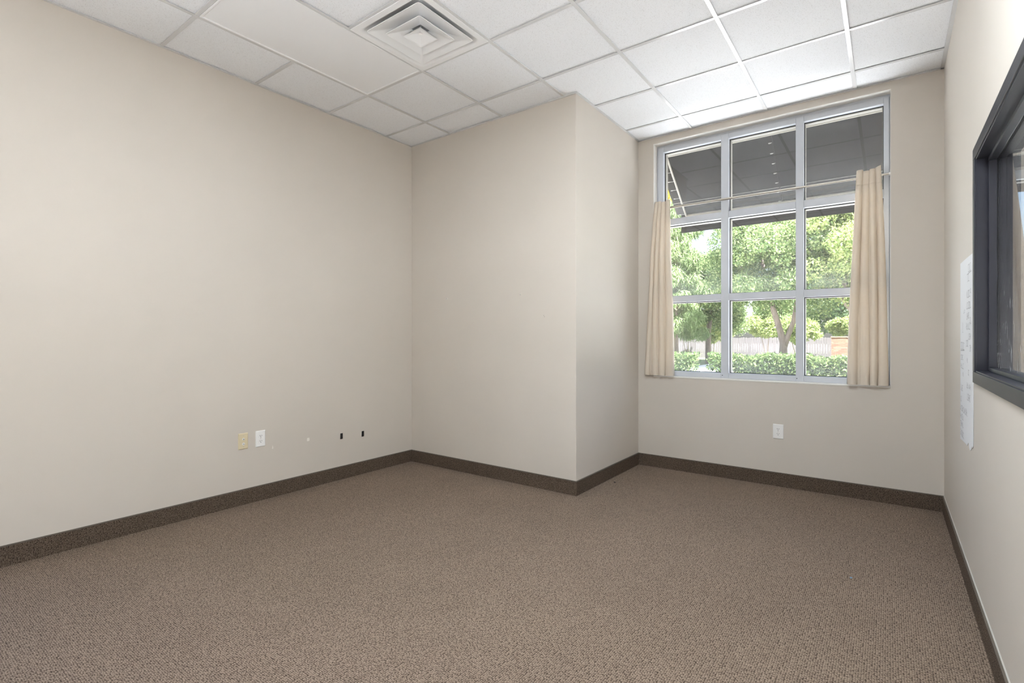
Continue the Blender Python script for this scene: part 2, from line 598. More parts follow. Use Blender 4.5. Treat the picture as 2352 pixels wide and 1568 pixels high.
# carpet base with a bound top edge
def base(name, p0, p1, nx, ny, m=M['carpet_base'], top=M['binding']):
    """Along p0-p1, standing out from the wall towards (nx, ny)."""
    t = 0.009
    x0, x1 = sorted((p0[0], p1[0] + 0.0))
    y0, y1 = sorted((p0[1], p1[1]))
    b = MB()
    tt = MB()
    xa, xb = (x0, x1) if nx == 0 else sorted((x0, x0 + nx * t))
    ya, yb = (y0, y1) if ny == 0 else sorted((y0, y0 + ny * t))
    b.box(xa, ya, -0.002, xb, yb, BH - 0.006)
    e = structure(b.build(name, m))
    g = 0.002
    tt.box(xa - (g if nx else 0), ya - (g if ny else 0), BH - 0.006, xb + (g if nx else 0), yb + (g if ny else 0), BH)
    tt.build('bound_edge', top, e)
    return e

base('baseboard_left', (0, LW1), (0, 0), 1, 0)
base('baseboard_front', (0.009, 0), (A, 0), 0, -1)
base('baseboard_return', (A, -0.009), (A, B - 0.009), 1, 0)
base('baseboard_window', (A, B), (W, B), 0, -1)
br = base('baseboard_right', (W, SY1), (W, B - 0.009), -1, 0)
# thin bead of pale caulk above the base on the right wall
MB().box(W - 0.004, SY1, BH, W, B - 0.009, BH + 0.005).build('caulk_bead', M['caulk'], br)

# ------------------------------------------------------------------ suspended ceiling: tiles and tees are parts of the ceiling
ceil = structure(MB().box(-0.1, YB - 0.1, H + 0.2, W2 - 0.05, B + 0.05, H + 0.245).build('ceiling', M['plenum']))
xs = [0.0] + [GX + i * T for i in range(0, 6)] + [W]
ys = [YB] + [GY + j * T for j in range(-9, 3)] + [B]
LIGHT_CELLS = {(1, 10), (1, 9)}       # filled below once the grid is known
def cell_of(x, y):
    i = max(k for k in range(len(xs) - 1) if xs[k] <= x + 1e-4)
    j = max(k for k in range(len(ys) - 1) if ys[k] <= y + 1e-4)
    return i, j
skip = set()
li, lj = cell_of(GX, GY - 3 * T)
skip |= {(li, lj), (li, lj + 1)}
di, dj = cell_of(GX + T, GY - 2 * T)
skip.add((di, dj))
# added panels that glow to brighten the room take the near half of three cells in one row (x0, x1); a cut tile fills the other half
LY0, LY1 = GY - 3 * T, GY - 2.5 * T
FILL_LAMPS = [(GX + 2 * T, GX + 4 * T), (GX + 4 * T, GX + 5 * T)]
half_cells = []
for k in (2, 3, 4):
    i, j = cell_of(GX + k * T, LY0)
    skip.add((i, j))
    half_cells.append(i)

def clip_bump(x0, y0, x1, y1):
    """Rectangle minus the bump-out (x < A, y > 0)."""
    if x0 >= A or y1 <= 0:
        return [(x0, y0, x1, y1)]
    out = []
    if y0 < 0:
        out.append((x0, y0, x1, 0.0))
    if x1 > A:
        out.append((A, max(y0, 0.0), x1, y1))
    return out

for i in range(len(xs) - 1):
    for j in range(len(ys) - 1):
        if (i, j) in skip:
            continue
        g = 0.003
        rs = clip_bump(xs[i] + g, ys[j] + g, xs[i + 1] - g, ys[j + 1] - g)
        if not rs:
            continue
        b = MB()
        dz = rng.uniform(0, 0.0016)
        for q in rs:
            b.box(q[0], q[1], H + 0.0055 + dz, q[2], q[3], H + 0.021)
        b.build('ceiling_tile', M['tile'], ceil)
tw = 0.012
for i in half_cells:
    MB().box(xs[i] + 0.003, LY1 + 0.003, H + 0.006, xs[i + 1] - 0.003, GY - 2 * T - 0.003, H + 0.021).build('ceiling_tile', M['tile'], ceil)
    MB().box(xs[i] + tw, LY1 - tw, H + 0.0003, xs[i + 1] - tw, LY1 + tw, H + 0.0028).build('cross_tee', M['tee'], ceil, bevel=0.0006, seg=1)
for x in xs[1:-1]:
    y1 = B if x > A else 0.0
    mid = abs(x - (GX + 3 * T)) < 1e-3           # the long added fill light interrupts this tee
    for ya, yb in ([(YB, LY0 + tw), (LY1 - tw, y1)] if mid else [(YB, y1)]):
        MB().box(x - tw, ya, H, x + tw, yb, H + 0.0025).build('main_tee', M['tee'], ceil, bevel=0.0006, seg=1)
for y in ys[1:-1]:
    for i in range(len(xs) - 1):
        if (i == li and abs(y - (GY - 2 * T)) < 1e-3):
            continue
        x0, x1 = xs[i] + (tw if i else 0), xs[i + 1] - (tw if i < len(xs) - 2 else 0)
        if y > 0:
            if x1 < A:
                continue
            x0 = max(x0, A)
        MB().box(x0, y - tw, H + 0.0003, x1, y + tw, H + 0.0028).build('cross_tee', M['tee'], ceil, bevel=0.0006, seg=1)
# wall angle round the room
aw = 0.021
for q in [(0, YB, aw, 0), (0, -aw, A, 0), (A, -aw, A + aw, B), (A, B - aw, W, B), (W - aw, YB, W, B), (0, YB, W, YB + aw)]:
    MB().box(q[0], q[1], H - 0.0006, q[2], q[3], H + 0.0018).build('wall_angle', M['tee'], ceil)
# plain ceiling of the next room
structure(MB().box(W2, YN, H, W2 + 4.1, B, H + 0.02).build('trim_3', M['tile']))

# troffer in the grid, switched off; the lit ones are added fill light
def troffer(xa, ya, xb, yb, label, lit=0.0, group=None):
    t = thing('ceiling_light', label, 'light', ((xa + xb) / 2, (ya + yb) / 2, H), group)
    o = 0.013
    x0, y0, x1, y1 = xa + o, ya + o, xb - o, yb - o
    fr = MB()
    w = 0.012
    for q in [(x0, y0, x1, y0 + w), (x0, y1 - w, x1, y1), (x0, y0 + w, x0 + w, y1 - w), (x1 - w, y0 + w, x1, y1 - w)]:
        fr.box(q[0], q[1], H - 0.002, q[2], q[3], H + 0.010)
    fr.build('door_frame', M['metal_white'], t, bevel=0.0015, seg=1)
    lens = MB()
    lens.box(x0 + w, y0 + w, H + 0.003, x1 - w, y1 - w, H + 0.007)
    if lit:
        lm = mat('lit acrylic lens', (0.8, 0.8, 0.8), 0.5)
        bsdf(lm).inputs['Emission Color'].default_value = (0.88, 0.95, 1.0, 1)
        bsdf(lm).inputs['Emission Strength'].default_value = lit
        lens.build('lens', lm, t)
    else:
        lens.build('lens', M['lens'], t)
    bd = MB()
    bd.box(x0 + 0.004, y0 + 0.004, H + 0.09, x1 - 0.004, y1 - 0.004, H + 0.1)
    bd.box(x0 + 0.002, y0 + 0.004, H + 0.011, x0 + 0.004, y1 - 0.004, H + 0.1)
    bd.box(x1 - 0.004, y0 + 0.004, H + 0.011, x1 - 0.002, y1 - 0.004, H + 0.1)
    bd.build('housing', M['metal_white'], t)
    return t

troffer(GX, GY - 3 * T, GX + T, GY - T, 'unlit flat white troffer panel in the ceiling grid beside the air diffuser')
for k, (lx0, lx1) in enumerate(FILL_LAMPS):
    troffer(lx0, LY0, lx1, LY1, ['lit long narrow troffer in the ceiling above the middle of the room',
                                 'lit short narrow troffer in the ceiling next to the wall with the dark framed glass'][k], (8.0, 38.0)[k] * FILL_POWER)

# square stepped-cone air diffuser
def rsq(cx, cy, half, z, rad, n=4):
    """Rounded square loop."""
    pts = []
    rad = min(rad, half * 0.95)
    for sx, sy, a0 in ((1, 1, 0), (-1, 1, 90), (-1, -1, 180), (1, -1, 270)):
        for k in range(n):
            a = math.radians(a0 + 90 * k / (n - 1))
            pts.append((cx + sx * (half - rad) + rad * math.cos(a), cy + sy * (half - rad) + rad * math.sin(a), z))
    return pts

def loft(loops, closed_end=False):
    b = MB()
    n = len(loops[0])
    v = [p for l in loops for p in l]
    f = []
    for i in range(len(loops) - 1):
        for k in range(n):
            f.append((i * n + k, i * n + (k + 1) % n, (i + 1) * n + (k + 1) % n, (i + 1) * n + k))
    if closed_end:
        f.append(tuple((len(loops) - 1) * n + k for k in range(n)))
    return b.add(v, f)

dcx, dcy = GX + 1.5 * T, GY - 1.5 * T
dif = thing('air_diffuser', 'square white stepped-cone air diffuser set in the ceiling grid', 'vent', (dcx, dcy, H))
q = T / 2 - 0.006
loft([rsq(dcx, dcy, q, H + 0.004, 0.003), rsq(dcx, dcy, q, H - 0.003, 0.003), rsq(dcx, dcy, 0.268, H - 0.004, 0.03),
      rsq(dcx, dcy, 0.258, H - 0.001, 0.045), rsq(dcx, dcy, 0.245, H + 0.012, 0.05), rsq(dcx, dcy, 0.185, H + 0.050, 0.11),
      rsq(dcx, dcy, 0.15, H + 0.068, 0.15), rsq(dcx, dcy, 0.15, H + 0.17, 0.15)]).build('face_frame', M['metal_white'], dif, auto=True)
def cone(h_lip, z_lip, h_top, z_top, rad):
    t = 0.0025
    lp = [rsq(dcx, dcy, h_top, z_top, rad * 0.6), rsq(dcx, dcy, h_lip - 0.022, z_lip + 0.010, rad), rsq(dcx, dcy, h_lip - 0.004, z_lip + 0.001, rad), rsq(dcx, dcy, h_lip, z_lip, rad),
          rsq(dcx, dcy, h_lip + 0.001, z_lip + 0.003, rad), rsq(dcx, dcy, h_lip - 0.02, z_lip + 0.010 + t * 2, rad), rsq(dcx, dcy, h_top + 0.002, z_top + t * 2, rad * 0.6)]
    return loft(lp)
cone(0.232, H - 0.006, 0.092, H + 0.036, 0.016).build('outer_cone', M['metal_white'], dif, auto=True)
cone(0.150, H - 0.010, 0.040, H + 0.034, 0.010).build('middle_cone', M['metal_white'], dif, auto=True)
c3 = MB()
h3 = 0.075
z3 = H - 0.014
n8 = [(dcx - h3, dcy - h3, z3), (dcx + h3, dcy - h3, z3), (dcx + h3, dcy + h3, z3), (dcx - h3, dcy + h3, z3)]
hi = h3 - 0.008
n8 += [(dcx - hi, dcy - hi, z3 + 0.002), (dcx + hi, dcy - hi, z3 + 0.002), (dcx + hi, dcy + hi, z3 + 0.002), (dcx - hi, dcy + hi, z3 + 0.002)]
n8 += [(dcx, dcy, z3 + 0.034)]
c3.add(n8, [(0, 1, 5, 4), (1, 2, 6, 5), (2, 3, 7, 6), (3, 0, 4, 7), (4, 5, 8), (5, 6, 8), (6, 7, 8), (7, 4, 8)])
n9 = [(x, y, z + (0.004 if k < 4 else 0)) for k, (x, y, z) in enumerate(n8[:4])] + [(dcx, dcy, z3 + 0.04)]
c3.add(n9, [(0, 1, 4), (1, 2, 4), (2, 3, 4), (3, 0, 4)])
core = c3.build('centre_cone', M['metal_white'], dif)
MB().tube([(dcx, dcy, z3 + 0.036), (dcx, dcy, z3 + 0.022)], 0.0115, 16).build('adjusting_knob', M['plastic_white'], dif, auto=True)
MB().tube([(dcx, dcy, z3 + 0.036), (dcx, dcy, H + 0.162)], 0.004, 8).build('hanger_stem', M['metal_white'], dif)
MB().tube([(dcx, dcy, H + 0.17), (dcx, dcy, H + 0.16)], 0.15, 24).build('duct_damper', M['plenum'], dif)

# ------------------------------------------------------------------ main window
def main_window(name, dx):
    w = thing(name, None, None, ((OX0 + OX1) / 2 + dx, 1.33, OZ0), kind='structure')
    X0, X1, Z0, Z1 = OX0 + dx, OX1 + dx, OZ0 + 0.012, OZ1
    yi, yg, yo = 1.285, 1.335, 1.395
    fx0, fx1 = X0 + 0.016, X1 - 0.010
    vx = [(fx0, X0 + 0.068), (2.589 + dx, 2.652 + dx), (3.172 + dx, 3.228 + dx), (3.752 + dx, fx1)]
    hz = [(Z0, 0.905), (1.547, 1.606), (2.272, 2.332), (2.972, 3.018)]
    # shim strip that closes the joint between frame and opening
    sh = MB()
    sh.box(X0, yi + 0.012, Z0, fx0, yo, Z1)
    sh.box(fx1, yi + 0.012, Z0, X1, yo, Z1)
    sh.box(fx0, yi + 0.012, 3.018, fx1, yo, Z1)
    sh.build('joint_filler', M['alu'], w)
    for k, (a, b) in enumerate(vx):
        MB().box(a, yi, Z0, b, yg - 0.004, 3.018).build('jamb' if k in (0, 3) else 'mullion', M['alu'], w, bevel=0.003)
    for k, (c, d) in enumerate(hz):
        for i in range(3):
            MB().box(vx[i][1], yi + 0.001, c, vx[i + 1][0], yg - 0.004, d).build(['bottom_rail', 'transom', 'transom', 'head_rail'][k], M['alu'], w, bevel=0.003)
    # the outer half of the frame, seen through the glass
    ob = 0.007
    for k, (a, b) in enumerate(vx):
        MB().box(a - (ob if k else 0), yg + 0.004, Z0, b + (ob if k < 3 else 0), yo, 3.018).build('outer_upright', M['alu_out'], w, bevel=0.002, seg=1)
    for k, (c, d) in enumerate(hz):
        for i in range(3):
            MB().box(vx[i][1] + ob, yg + 0.005, c - (0.007 if k else 0), vx[i + 1][0] - ob, yo - 0.002, d - 0.004).build('outer_rail', M['alu_out'], w, bevel=0.002, seg=1)
    for i in range(3):
        for k in range(3):
            a, b = vx[i][1], vx[i + 1][0]
            c, d = hz[k][1], hz[k + 1][0]
            MB().box(a - 0.006, yg - 0.003, c - 0.006, b + 0.006, yg + 0.003, d + 0.006).build('pane', M['glass'], w)
            g = MB()
            e = 0.005
            for s in ((a, c, a + e, d), (b - e, c, b, d), (a + e, c, b - e, c + e), (a + e, d - e, b - e, d)):
                g.box(s[0], yg - 0.007, s[1], s[2], yg - 0.0031, s[3])
            g.build('gasket', M['gasket'], w)
    sm = MB()
    for a, b in vx[1:3]:
        sm.tube([((a + b) / 2 - 0.02, yi - 0.0015, 0.884), ((a + b) / 2 - 0.02, yi + 0.002, 0.884)], 0.004, 8)
    sm.build('frame_screws', M['slot'], w)
    return w

main_window('window_1', 0.0)
main_window('window_3', DX)

# dark hollow-metal borrowed light in the right wall
w2 = thing('window_2', None, None, (W, (RY0 + RY1) / 2, RZ0), kind='structure')
def ring_x(name, x0, x1, y0, y1, z0, z1, t, m, bevel=0.002, parent=w2):
    """Rectangular frame in the wall plane x: four members of width t."""
    nm = name
    MB().box(x0, y0, z0, x1, y1, z0 + t).build(nm + '_sill', m, parent, bevel=bevel)
    MB().box(x0, y0, z1 - t, x1, y1, z1).build(nm + '_head', m, parent, bevel=bevel)
    MB().box(x0, y0, z0 + t, x1, y0 + t, z1 - t).build(nm + '_jamb', m, parent, bevel=bevel)
    MB().box(x0, y1 - t, z0 + t, x1, y1, z1 - t).build(nm + '_jamb', m, parent, bevel=bevel)
FY0, FY1, FZ0, FZ1 = RY0 - 0.022, -0.376, 1.018, 2.057
ring_x('face', W - 0.010, W - 0.0005, FY0, FY1, FZ0, FZ1, 0.050, M['bronze'])
ring_x('face', W2 + 0.0005, W2 + 0.010, FY0, FY1, FZ0, FZ1, 0.050, M['bronze'])
ring_x('rabbet', W - 0.004, W2 + 0.004, RY0 + 0.001, RY1 - 0.001, RZ0 + 0.001, RZ1 - 0.001, 0.026, M['bronze'], 0.001)
ring_x('stop', W + 0.036, W + 0.062, RY0 + 0.027, RY1 - 0.027, RZ0 + 0.027, RZ1 - 0.027, 0.017, M['bronze'], 0.0015)
MB().box(W + 0.064, RY0 + 0.030, RZ0 + 0.029, W + 0.070, RY1 - 0.030, RZ1 - 0.029).build('pane', M['glass_streaked'], w2)
ring_x('outer_stop', W + 0.072, W + 0.094, RY0 + 0.027, RY1 - 0.027, RZ0 + 0.027, RZ1 - 0.027, 0.014, M['bronze'], 0.0015)

# unseen glazing added to bring in daylight: both side walls and the next room
def fill_glazing(name, fn, u0, u1, z0, z1, n=3):
    """fn(u, d, z) -> xyz, u along the wall and d through it."""
    w = thing(name, None, None, fn((u0 + u1) / 2, 0, z0), kind='structure')
    t = 0.045
    def bx(nm, a, b, d0, d1, c, d, m):
        p, q = fn(a, d0, c), fn(b, d1, d)
        lo = [min(i, j) for i, j in zip(p, q)]
        hi = [max(i, j) for i, j in zip(p, q)]
        MB().box(*lo, *hi).build(nm, m, w)
    for k in range(n + 1):
        u = u0 + (u1 - u0 - t) * k / n
        bx('mullion', u, u + t, -0.05, 0.05, z0, z1, M['alu'])
        if k < n:
            a, b = u + t, u0 + (u1 - u0 - t) * (k + 1) / n
            bx('bottom_rail', a, b, -0.05, 0.05, z0, z0 + 0.06, M['alu'])
            bx('head_rail', a, b, -0.05, 0.05, z1 - 0.05, z1, M['alu'])
            bx('pane', a, b, -0.003, 0.003, z0 + 0.06, z1 - 0.05, M['glass'])
fill_glazing('window_4', lambda u, d, z: (0.5 * (W + W2) + d, u, z), SY0, SY1, SZ0, SZ1)
fill_glazing('window_6', lambda u, d, z: (-0.1 + d, u, z), LW0, LW1, SZ0, 2.55, 2)
fill_glazing('window_5', lambda u, d, z: (u, YN - 0.1 + d, z), W2 + 0.5, W2 + 3.6, 0.06, 2.4)

# ------------------------------------------------------------------ curtains and rods
def rod(dx, label):
    y, z = 1.245, 2.430
    t = thing('curtain_rod', label, 'curtain rod', (2.9 + dx, y, z))
    MB().tube([(OX0 + 0.004 + dx, y, z), (3.20 + dx, y, z)], 0.0105, 14).build('outer_tube', M['rod'], t, auto=True)
    MB().tube([(3.18 + dx, y, z), (OX1 - 0.004 + dx, y, z)], 0.0080, 14).build('inner_tube', M['rod'], t, auto=True)
    for xx, s in ((OX0 + dx, 1), (OX1 + dx, -1)):
        MB().tube([(xx, y, z), (xx + s * 0.004, y, z), (xx + s * 0.012, y, z)], 0.0125, 14).build('end_cap', M['plastic_white'], t, auto=True)
    return t

def curtain(dx, label, top, bot, zt, zb, nf, phase, seed, tip=0.0):
    """Hanging pleated panel: x range at top and bottom, nf soft folds with narrow valleys."""
    r_ = np.random.default_rng(seed)
    wdt = r_.uniform(0.8, 1.2, nf)
    edges = np.concatenate([[0], np.cumsum(wdt) / wdt.sum()])
    drift = r_.uniform(-0.35, 0.35, nf + 1) / nf * 0.6
    drift[0] = drift[-1] = 0
    nu, nz = nf * 16 + 1, 60
    v, f = [], []
    for k in range(nz):
        s = k / (nz - 1)
        z0 = zt + (zb - zt) * s
        x0 = top[0] + (bot[0] - top[0]) * s ** 0.85
        x1 = top[1] + (bot[1] - top[1]) * s ** 0.85
        yc = 1.221 + (1.176 - 1.221) * min(1, s * 3.0) ** 0.8
        amp = 0.018 + 0.034 * min(1, s * 3.0)
        e = edges + drift * s
        for i in range(nu):
            u = i / (nu - 1)
            j = min(nf - 1, max(0, int(np.searchsorted(e, u, 'right') - 1)))
            p = (u - e[j]) / max(1e-6, e[j + 1] - e[j])
            p = min(1, max(0, p))
            hump = math.sin(math.pi * p) ** 0.36           # round folds, tight valleys
            h = hump * (0.8 + 0.2 * math.sin(3.1 * j + phase))
            wr = 0.0022 * math.sin(23 * s + 2.1 * j + seed) * hump
            x = x0 + (x1 - x0) * u + 0.006 * math.sin(4.2 * s + 1.7 * j + phase) * s
            zz = z0
            if k == 0:
                zz += 0.006 * math.sin(2.3 * j + phase) + tip * max(0, (u - 0.75) / 0.25)
            v.append((x + dx, yc + amp * 0.5 - amp * h + wr, zz))
    for k in range(nz - 1):
        for i in range(nu - 1):
            f.append((k * nu + i, k * nu + i + 1, (k + 1) * nu + i + 1, (k + 1) * nu + i))
    t = thing('curtain', label, 'curtain', ((bot[0] + bot[1]) / 2 + dx, 1.18, zb))
    b = MB().add(v, f)
    o = b.build('panel', M['curtain'], t, smooth=True)
    md = o.modifiers.new('thick', 'SOLIDIFY')
    md.thickness = 0.0022
    md.offset = 0
    # stitched hem and rod pocket seams: thin folded bands following the folds
    for nm, ka, kb in (('rod_pocket_seam', 4, 5), ('bottom_hem', nz - 4, nz - 1)):
        vv = [(p[0], p[1] - 0.0021, p[2]) for k in range(ka, kb + 1) for p in v[k * nu:(k + 1) * nu]]
        if nm == 'rod_pocket_seam':
            vv = [(p[0], p[1] - 0.0018, p[2] + (0.0 if q < nu else (vv[q - nu][2] - p[2]) * 0.85)) for q, p in enumerate(vv)]
        ff = [(k * nu + i, k * nu + i + 1, (k + 1) * nu + i + 1, (k + 1) * nu + i) for k in range(kb - ka) for i in range(nu - 1)]
        MB().add(vv, ff).build(nm, M['curtain'], t, smooth=True)
    return t

rod(0.0, 'nickel tension rod across the nine-pane window between the two cream curtains')
curtain(0.0, 'narrow cream pleated curtain hanging at the left side of the nine-pane window', (2.008, 2.150), (1.930, 2.204), 2.492, 0.866, 4, 0.4, 3)
curtain(0.0, 'cream pleated curtain hanging at the right jamb of the nine-pane window', (3.588, 3.736), (3.528, 3.790), 2.478, 0.864, 4, 1.9, 5, 0.018)
rod(DX, 'nickel rod of the next room seen through the dark framed glass')
curtain(DX, 'curtain of the next room seen through the dark framed interior glass', (1.928, 2.068), (1.90, 2.195), 2.492, 0.866, 4, 1.1, 9)

# ------------------------------------------------------------------ wall fittings
def fn_left(u, w, d):          # on the left wall: u along y, w up, d out
    return (d, u, w)
def fn_win(u, w, d):           # on the window wall: u along x
    return (u, B - d, w)

def plate(fn, u0, u1, z0, z1, m, t, name='plate'):
    b = MB()
    e = 0.004
    v = [fn(u0, z0, 0), fn(u1, z0, 0), fn(u1, z1, 0), fn(u0, z1, 0),
         fn(u0, z0, 0.003), fn(u1, z0, 0.003), fn(u1, z1, 0.003), fn(u0, z1, 0.003),
         fn(u0 + e, z0 + e, 0.0065), fn(u1 - e, z0 + e, 0.0065), fn(u1 - e, z1 - e, 0.0065), fn(u0 + e, z1 - e, 0.0065)]
    f = [(0, 3, 2, 1)]
    for a in (0, 4):
        f += [(a + k, a + (k + 1) % 4, a + 4 + (k + 1) % 4, a + 4 + k) for k in range(4)]
    f += [(8, 9, 10, 11)]
    return b.add(v, f).build(name, m, t)

def disc(fn, u, w, r, d0, d1, m, name, t, n=14, sx=1.0, cut=None):
    poly = []
    for k in range(n):
        a = 2 * math.pi * k / n
        y = r * math.sin(a)
        if cut:
            y = max(-cut, min(cut, y))
        poly.append((u + r * sx * math.cos(a), w + y))
    return MB().prism(poly, fn, d0, d1).build(name, m, t)

def outlet(fn, u0, u1, z0, z1, label, s):
    c = fn((u0 + u1) / 2, (z0 + z1) / 2, 0)
    t = thing('wall_outlet', label, 'outlet', c, 'white duplex outlets')
    plate(fn, u0, u1, z0, z1, M['plastic_white'], t)
    um, zm = (u0 + u1) / 2, (z0 + z1) / 2
    for dz in (0.0195, -0.0195):
        rc = disc(fn, um, zm + dz, 0.0172, 0.0055, 0.0082, M['plastic_white'], 'receptacle', t, 24, 1.0, 0.0142)
        sl = MB()
        for du, h in ((-0.0064, 0.0044), (0.0064, 0.0036)):
            sl.prism([(um + du - 0.0013, zm + dz + 0.0035 - h), (um + du + 0.0013, zm + dz + 0.0035 - h), (um + du + 0.0013, zm + dz + 0.0035 + h), (um + du - 0.0013, zm + dz + 0.0035 + h)], fn, 0.0075, 0.0086)
        sl.build('blade_slots', M['slot'], rc)
        disc(fn, um, zm + dz - 0.0075, 0.0027, 0.0075, 0.0086, M['slot'], 'ground_hole', rc, 10)
    disc(fn, um, zm, 0.003, 0.0060, 0.0074, M['steel'], 'screw', t, 10)
    return t

outlet(fn_left, -1.538, -1.466, 0.402, 0.5215, 'white duplex outlet on the left wall right beside the almond cable plate', 1)
outlet(fn_win, 3.017, 3.094, 0.3885, 0.5075, 'white duplex outlet on the wall under the nine-pane window', 1)

t = thing('cable_plate', 'almond wall plate with two white coaxial jacks on the left wall', 'wall plate', (0, -1.63, 0.463))
plate(fn_left, -1.664, -1.595, 0.405, 0.521, M['plastic_almond'], t)
for zz, rr in ((0.478, 0.0085), (0.443, 0.0100)):
    ring = disc(fn_left, -1.629, zz, rr, 0.006, 0.0085, M['plastic_white'], 'jack', t, 18)
    ring['label'] = 'white jack'
    MB().tube([(0.008, -1.629, zz - 0.001), (0.016, -1.629, zz - 0.001)], 0.0042, 10).build('connector', M['steel'], ring, auto=True)
for zz in (0.5025, 0.4235):
    disc(fn_left, -1.629, zz, 0.0028, 0.006, 0.0075, M['steel'], 'screw', t, 10)

for yc, zc, tl_, lab in ((-0.801, 0.370, 0.03, 'black adhesive strip on the left wall, the one farther from the corner'),
                         (-0.581, 0.357, 0.02, 'black adhesive strip on the left wall, the one nearer the corner')):
    b = MB()
    b.prism([(yc - 0.0125, zc - 0.0245), (yc + 0.0095, zc - 0.0245), (yc + 0.0125, zc - 0.02), (yc + 0.0125, zc + 0.0245), (yc - 0.0105, zc + 0.0245)], fn_left, 0.0, 0.005)
    tag(b.build('adhesive_strip', M['strip'], bevel=0.0015, seg=1), lab, 'adhesive strip', 'black adhesive strips')
for yc, zc, s in ((-1.111, 0.391, 0.011), (-1.408, 0.380, 0.006)):
    poly = [(yc + s * a, zc + s * b) for a, b in ((-1, -1.1), (0.5, -1.2), (1.1, -0.5), (0.8, 0.9), (1.0, 1.2), (-0.2, 1.3), (-1.0, 1.0))]
    if s < 0.01:
        poly = [(yc - 0.004, zc - 0.011), (yc + 0.005, zc - 0.012), (yc + 0.004, zc + 0.004), (yc + 0.001, zc + 0.016)]
    MB().prism(poly, fn_left, 0.0, 0.0006).build('paint_chip', M['chip'], wall_left)
def fn_front(u, w, d):
    return (u, -d, w)
for u, w, lab in ((0.486, 1.580, 'small white screw anchor in the bump-out wall, nearer the inner corner'),
                  (1.327, 1.575, 'small white screw anchor in the bump-out wall, nearer the outside corner')):
    t = thing('wall_screw', lab, 'screw', (u, 0, w), 'screw anchors in the bump-out wall')
    disc(fn_front, u, w, 0.0055, 0.0, 0.002, M['chip'], 'anchor', t, 12)
    MB().tube([(u, 0.0, w), (u, -0.012, w - 0.001)], 0.0028, 8).build('shank', M['steel'], t)
    MB().tube([(u, -0.011, w - 0.001), (u, -0.0135, w - 0.001)], 0.0048, 10).build('head', M['steel'], t)
for u, w in ((1.553, 1.396), (1.560, 1.386)):
    disc(fn_front, u, w, 0.0022, -0.0005, 0.0004, M['slot'], 'nail_hole', bpy.data.objects['wall_front'], 8)

# torn flip chart sheet on the right wall
def fn_right(u, w, d):
    return (W - d, u, w)
sheet = thing('paper_sheet', 'white torn paper sheet with handwritten lists on the wall beside the dark framed glass', 'paper', (W, 0.0, 0.68))
poly = [(0.194, 0.676), (0.194, 1.615), (-0.06, 1.612), (-0.320, 1.606), (-0.316, 0.722),
        (-0.290, 0.707), (-0.27, 0.715), (-0.245, 0.693), (-0.205, 0.684), (-0.175, 0.690), (-0.155, 0.712), (-0.13, 0.705), (-0.105, 0.690), (-0.07, 0.689), (0.05, 0.684)]
MB().prism(poly, fn_right, 0.0008, 0.0022).build('sheet', M['paper'], sheet)
def scribble(u, z, w, h, seed, th=0.0030):
    """A handwritten word: joined pen strokes as flat ink ribbons."""
    scr = MB()
    r_ = random.Random(seed)
    n = max(2, int(w / 0.022))
    for k in range(n):
        u0 = u - w * k / n
        u1 = u - w * (k + 0.78) / n
        kind = r_.randrange(5)
        b0, b1 = z - h / 2, z + h / 2
        um, zm = (u0 + u1) / 2, (b0 + b1) / 2
        P = {0: [(u0, b0), (um, b1), (u1, b0)], 1: [(u0, b1), (u0, b0), (u1, b0)], 2: [(u0, b0), (u0, b1), (u1, zm), (u0, zm), (u1, b0)],
             3: [(u1, b1), (u0, b1), (u0, b0), (u1, b0)], 4: [(u0, b1), (u0, b0), (u1, b0), (u1, b1), (u0, b1)]}[kind]
        P = [(a + r_.uniform(-.002, .002), c + r_.uniform(-.003, .003)) for a, c in P]
        for (a, c), (e, g) in zip(P, P[1:]):
            L = math.hypot(e - a, g - c) or 1
            nx_, nz_ = -(g - c) / L * th / 2, (e - a) / L * th / 2
            scr.add([fn_right(a + nx_, c + nz_, 0.0025), fn_right(e + nx_, g + nz_, 0.0025), fn_right(e - nx_, g - nz_, 0.0025), fn_right(a - nx_, c - nz_, 0.0025)], [(0, 1, 2, 3)])
    scr.build('written_word', M['ink'], sheet)
def rule(u0, u1, z):
    scr = MB()
    scr.add([fn_right(u0, z, 0.0025), fn_right(u1, z + 0.004, 0.0025), fn_right(u1, z + 0.008, 0.0025), fn_right(u0, z + 0.004, 0.0025)], [(0, 1, 2, 3)])
    scr.build('underline', M['ink'], sheet)
WORDS = [(-0.14, 1.553, 0.10, 0.035), (-0.12, 1.508, 0.07, 0.03), (-0.08, 1.430, 0.14, 0.03), (-0.08, 1.375, 0.16, 0.03), (-0.08, 1.325, 0.10, 0.03),
         (-0.22, 1.440, 0.03, 0.02), (-0.21, 1.300, 0.04, 0.03), (-0.07, 1.275, 0.15, 0.03), (-0.15, 1.225, 0.10, 0.028), (-0.06, 1.190, 0.08, 0.028), (-0.20, 1.170, 0.05, 0.03),
         (0.165, 1.175, 0.15, 0.034), (0.16, 1.115, 0.10, 0.024), (0.16, 1.070, 0.12, 0.024), (0.09, 1.030, 0.05, 0.022), (0.165, 0.955, 0.09, 0.03),
         (-0.10, 1.110, 0.03, 0.02), (-0.14, 1.050, 0.04, 0.02), (-0.08, 0.985, 0.07, 0.026), (-0.16, 0.985, 0.07, 0.02), (-0.10, 0.930, 0.12, 0.03),
         (0.175, 0.895, 0.04, 0.024), (0.185, 0.848, 0.30, 0.026), (0.18, 0.805, 0.14, 0.026), (0.18, 0.765, 0.13, 0.026), (0.185, 0.715, 0.16, 0.026), (0.04, 1.350, 0.05, 0.012), (0.09, 1.270, 0.02, 0.05)]
for k, (u, z, w_, h_) in enumerate(WORDS):
    scribble(u, z, w_, h_, k)
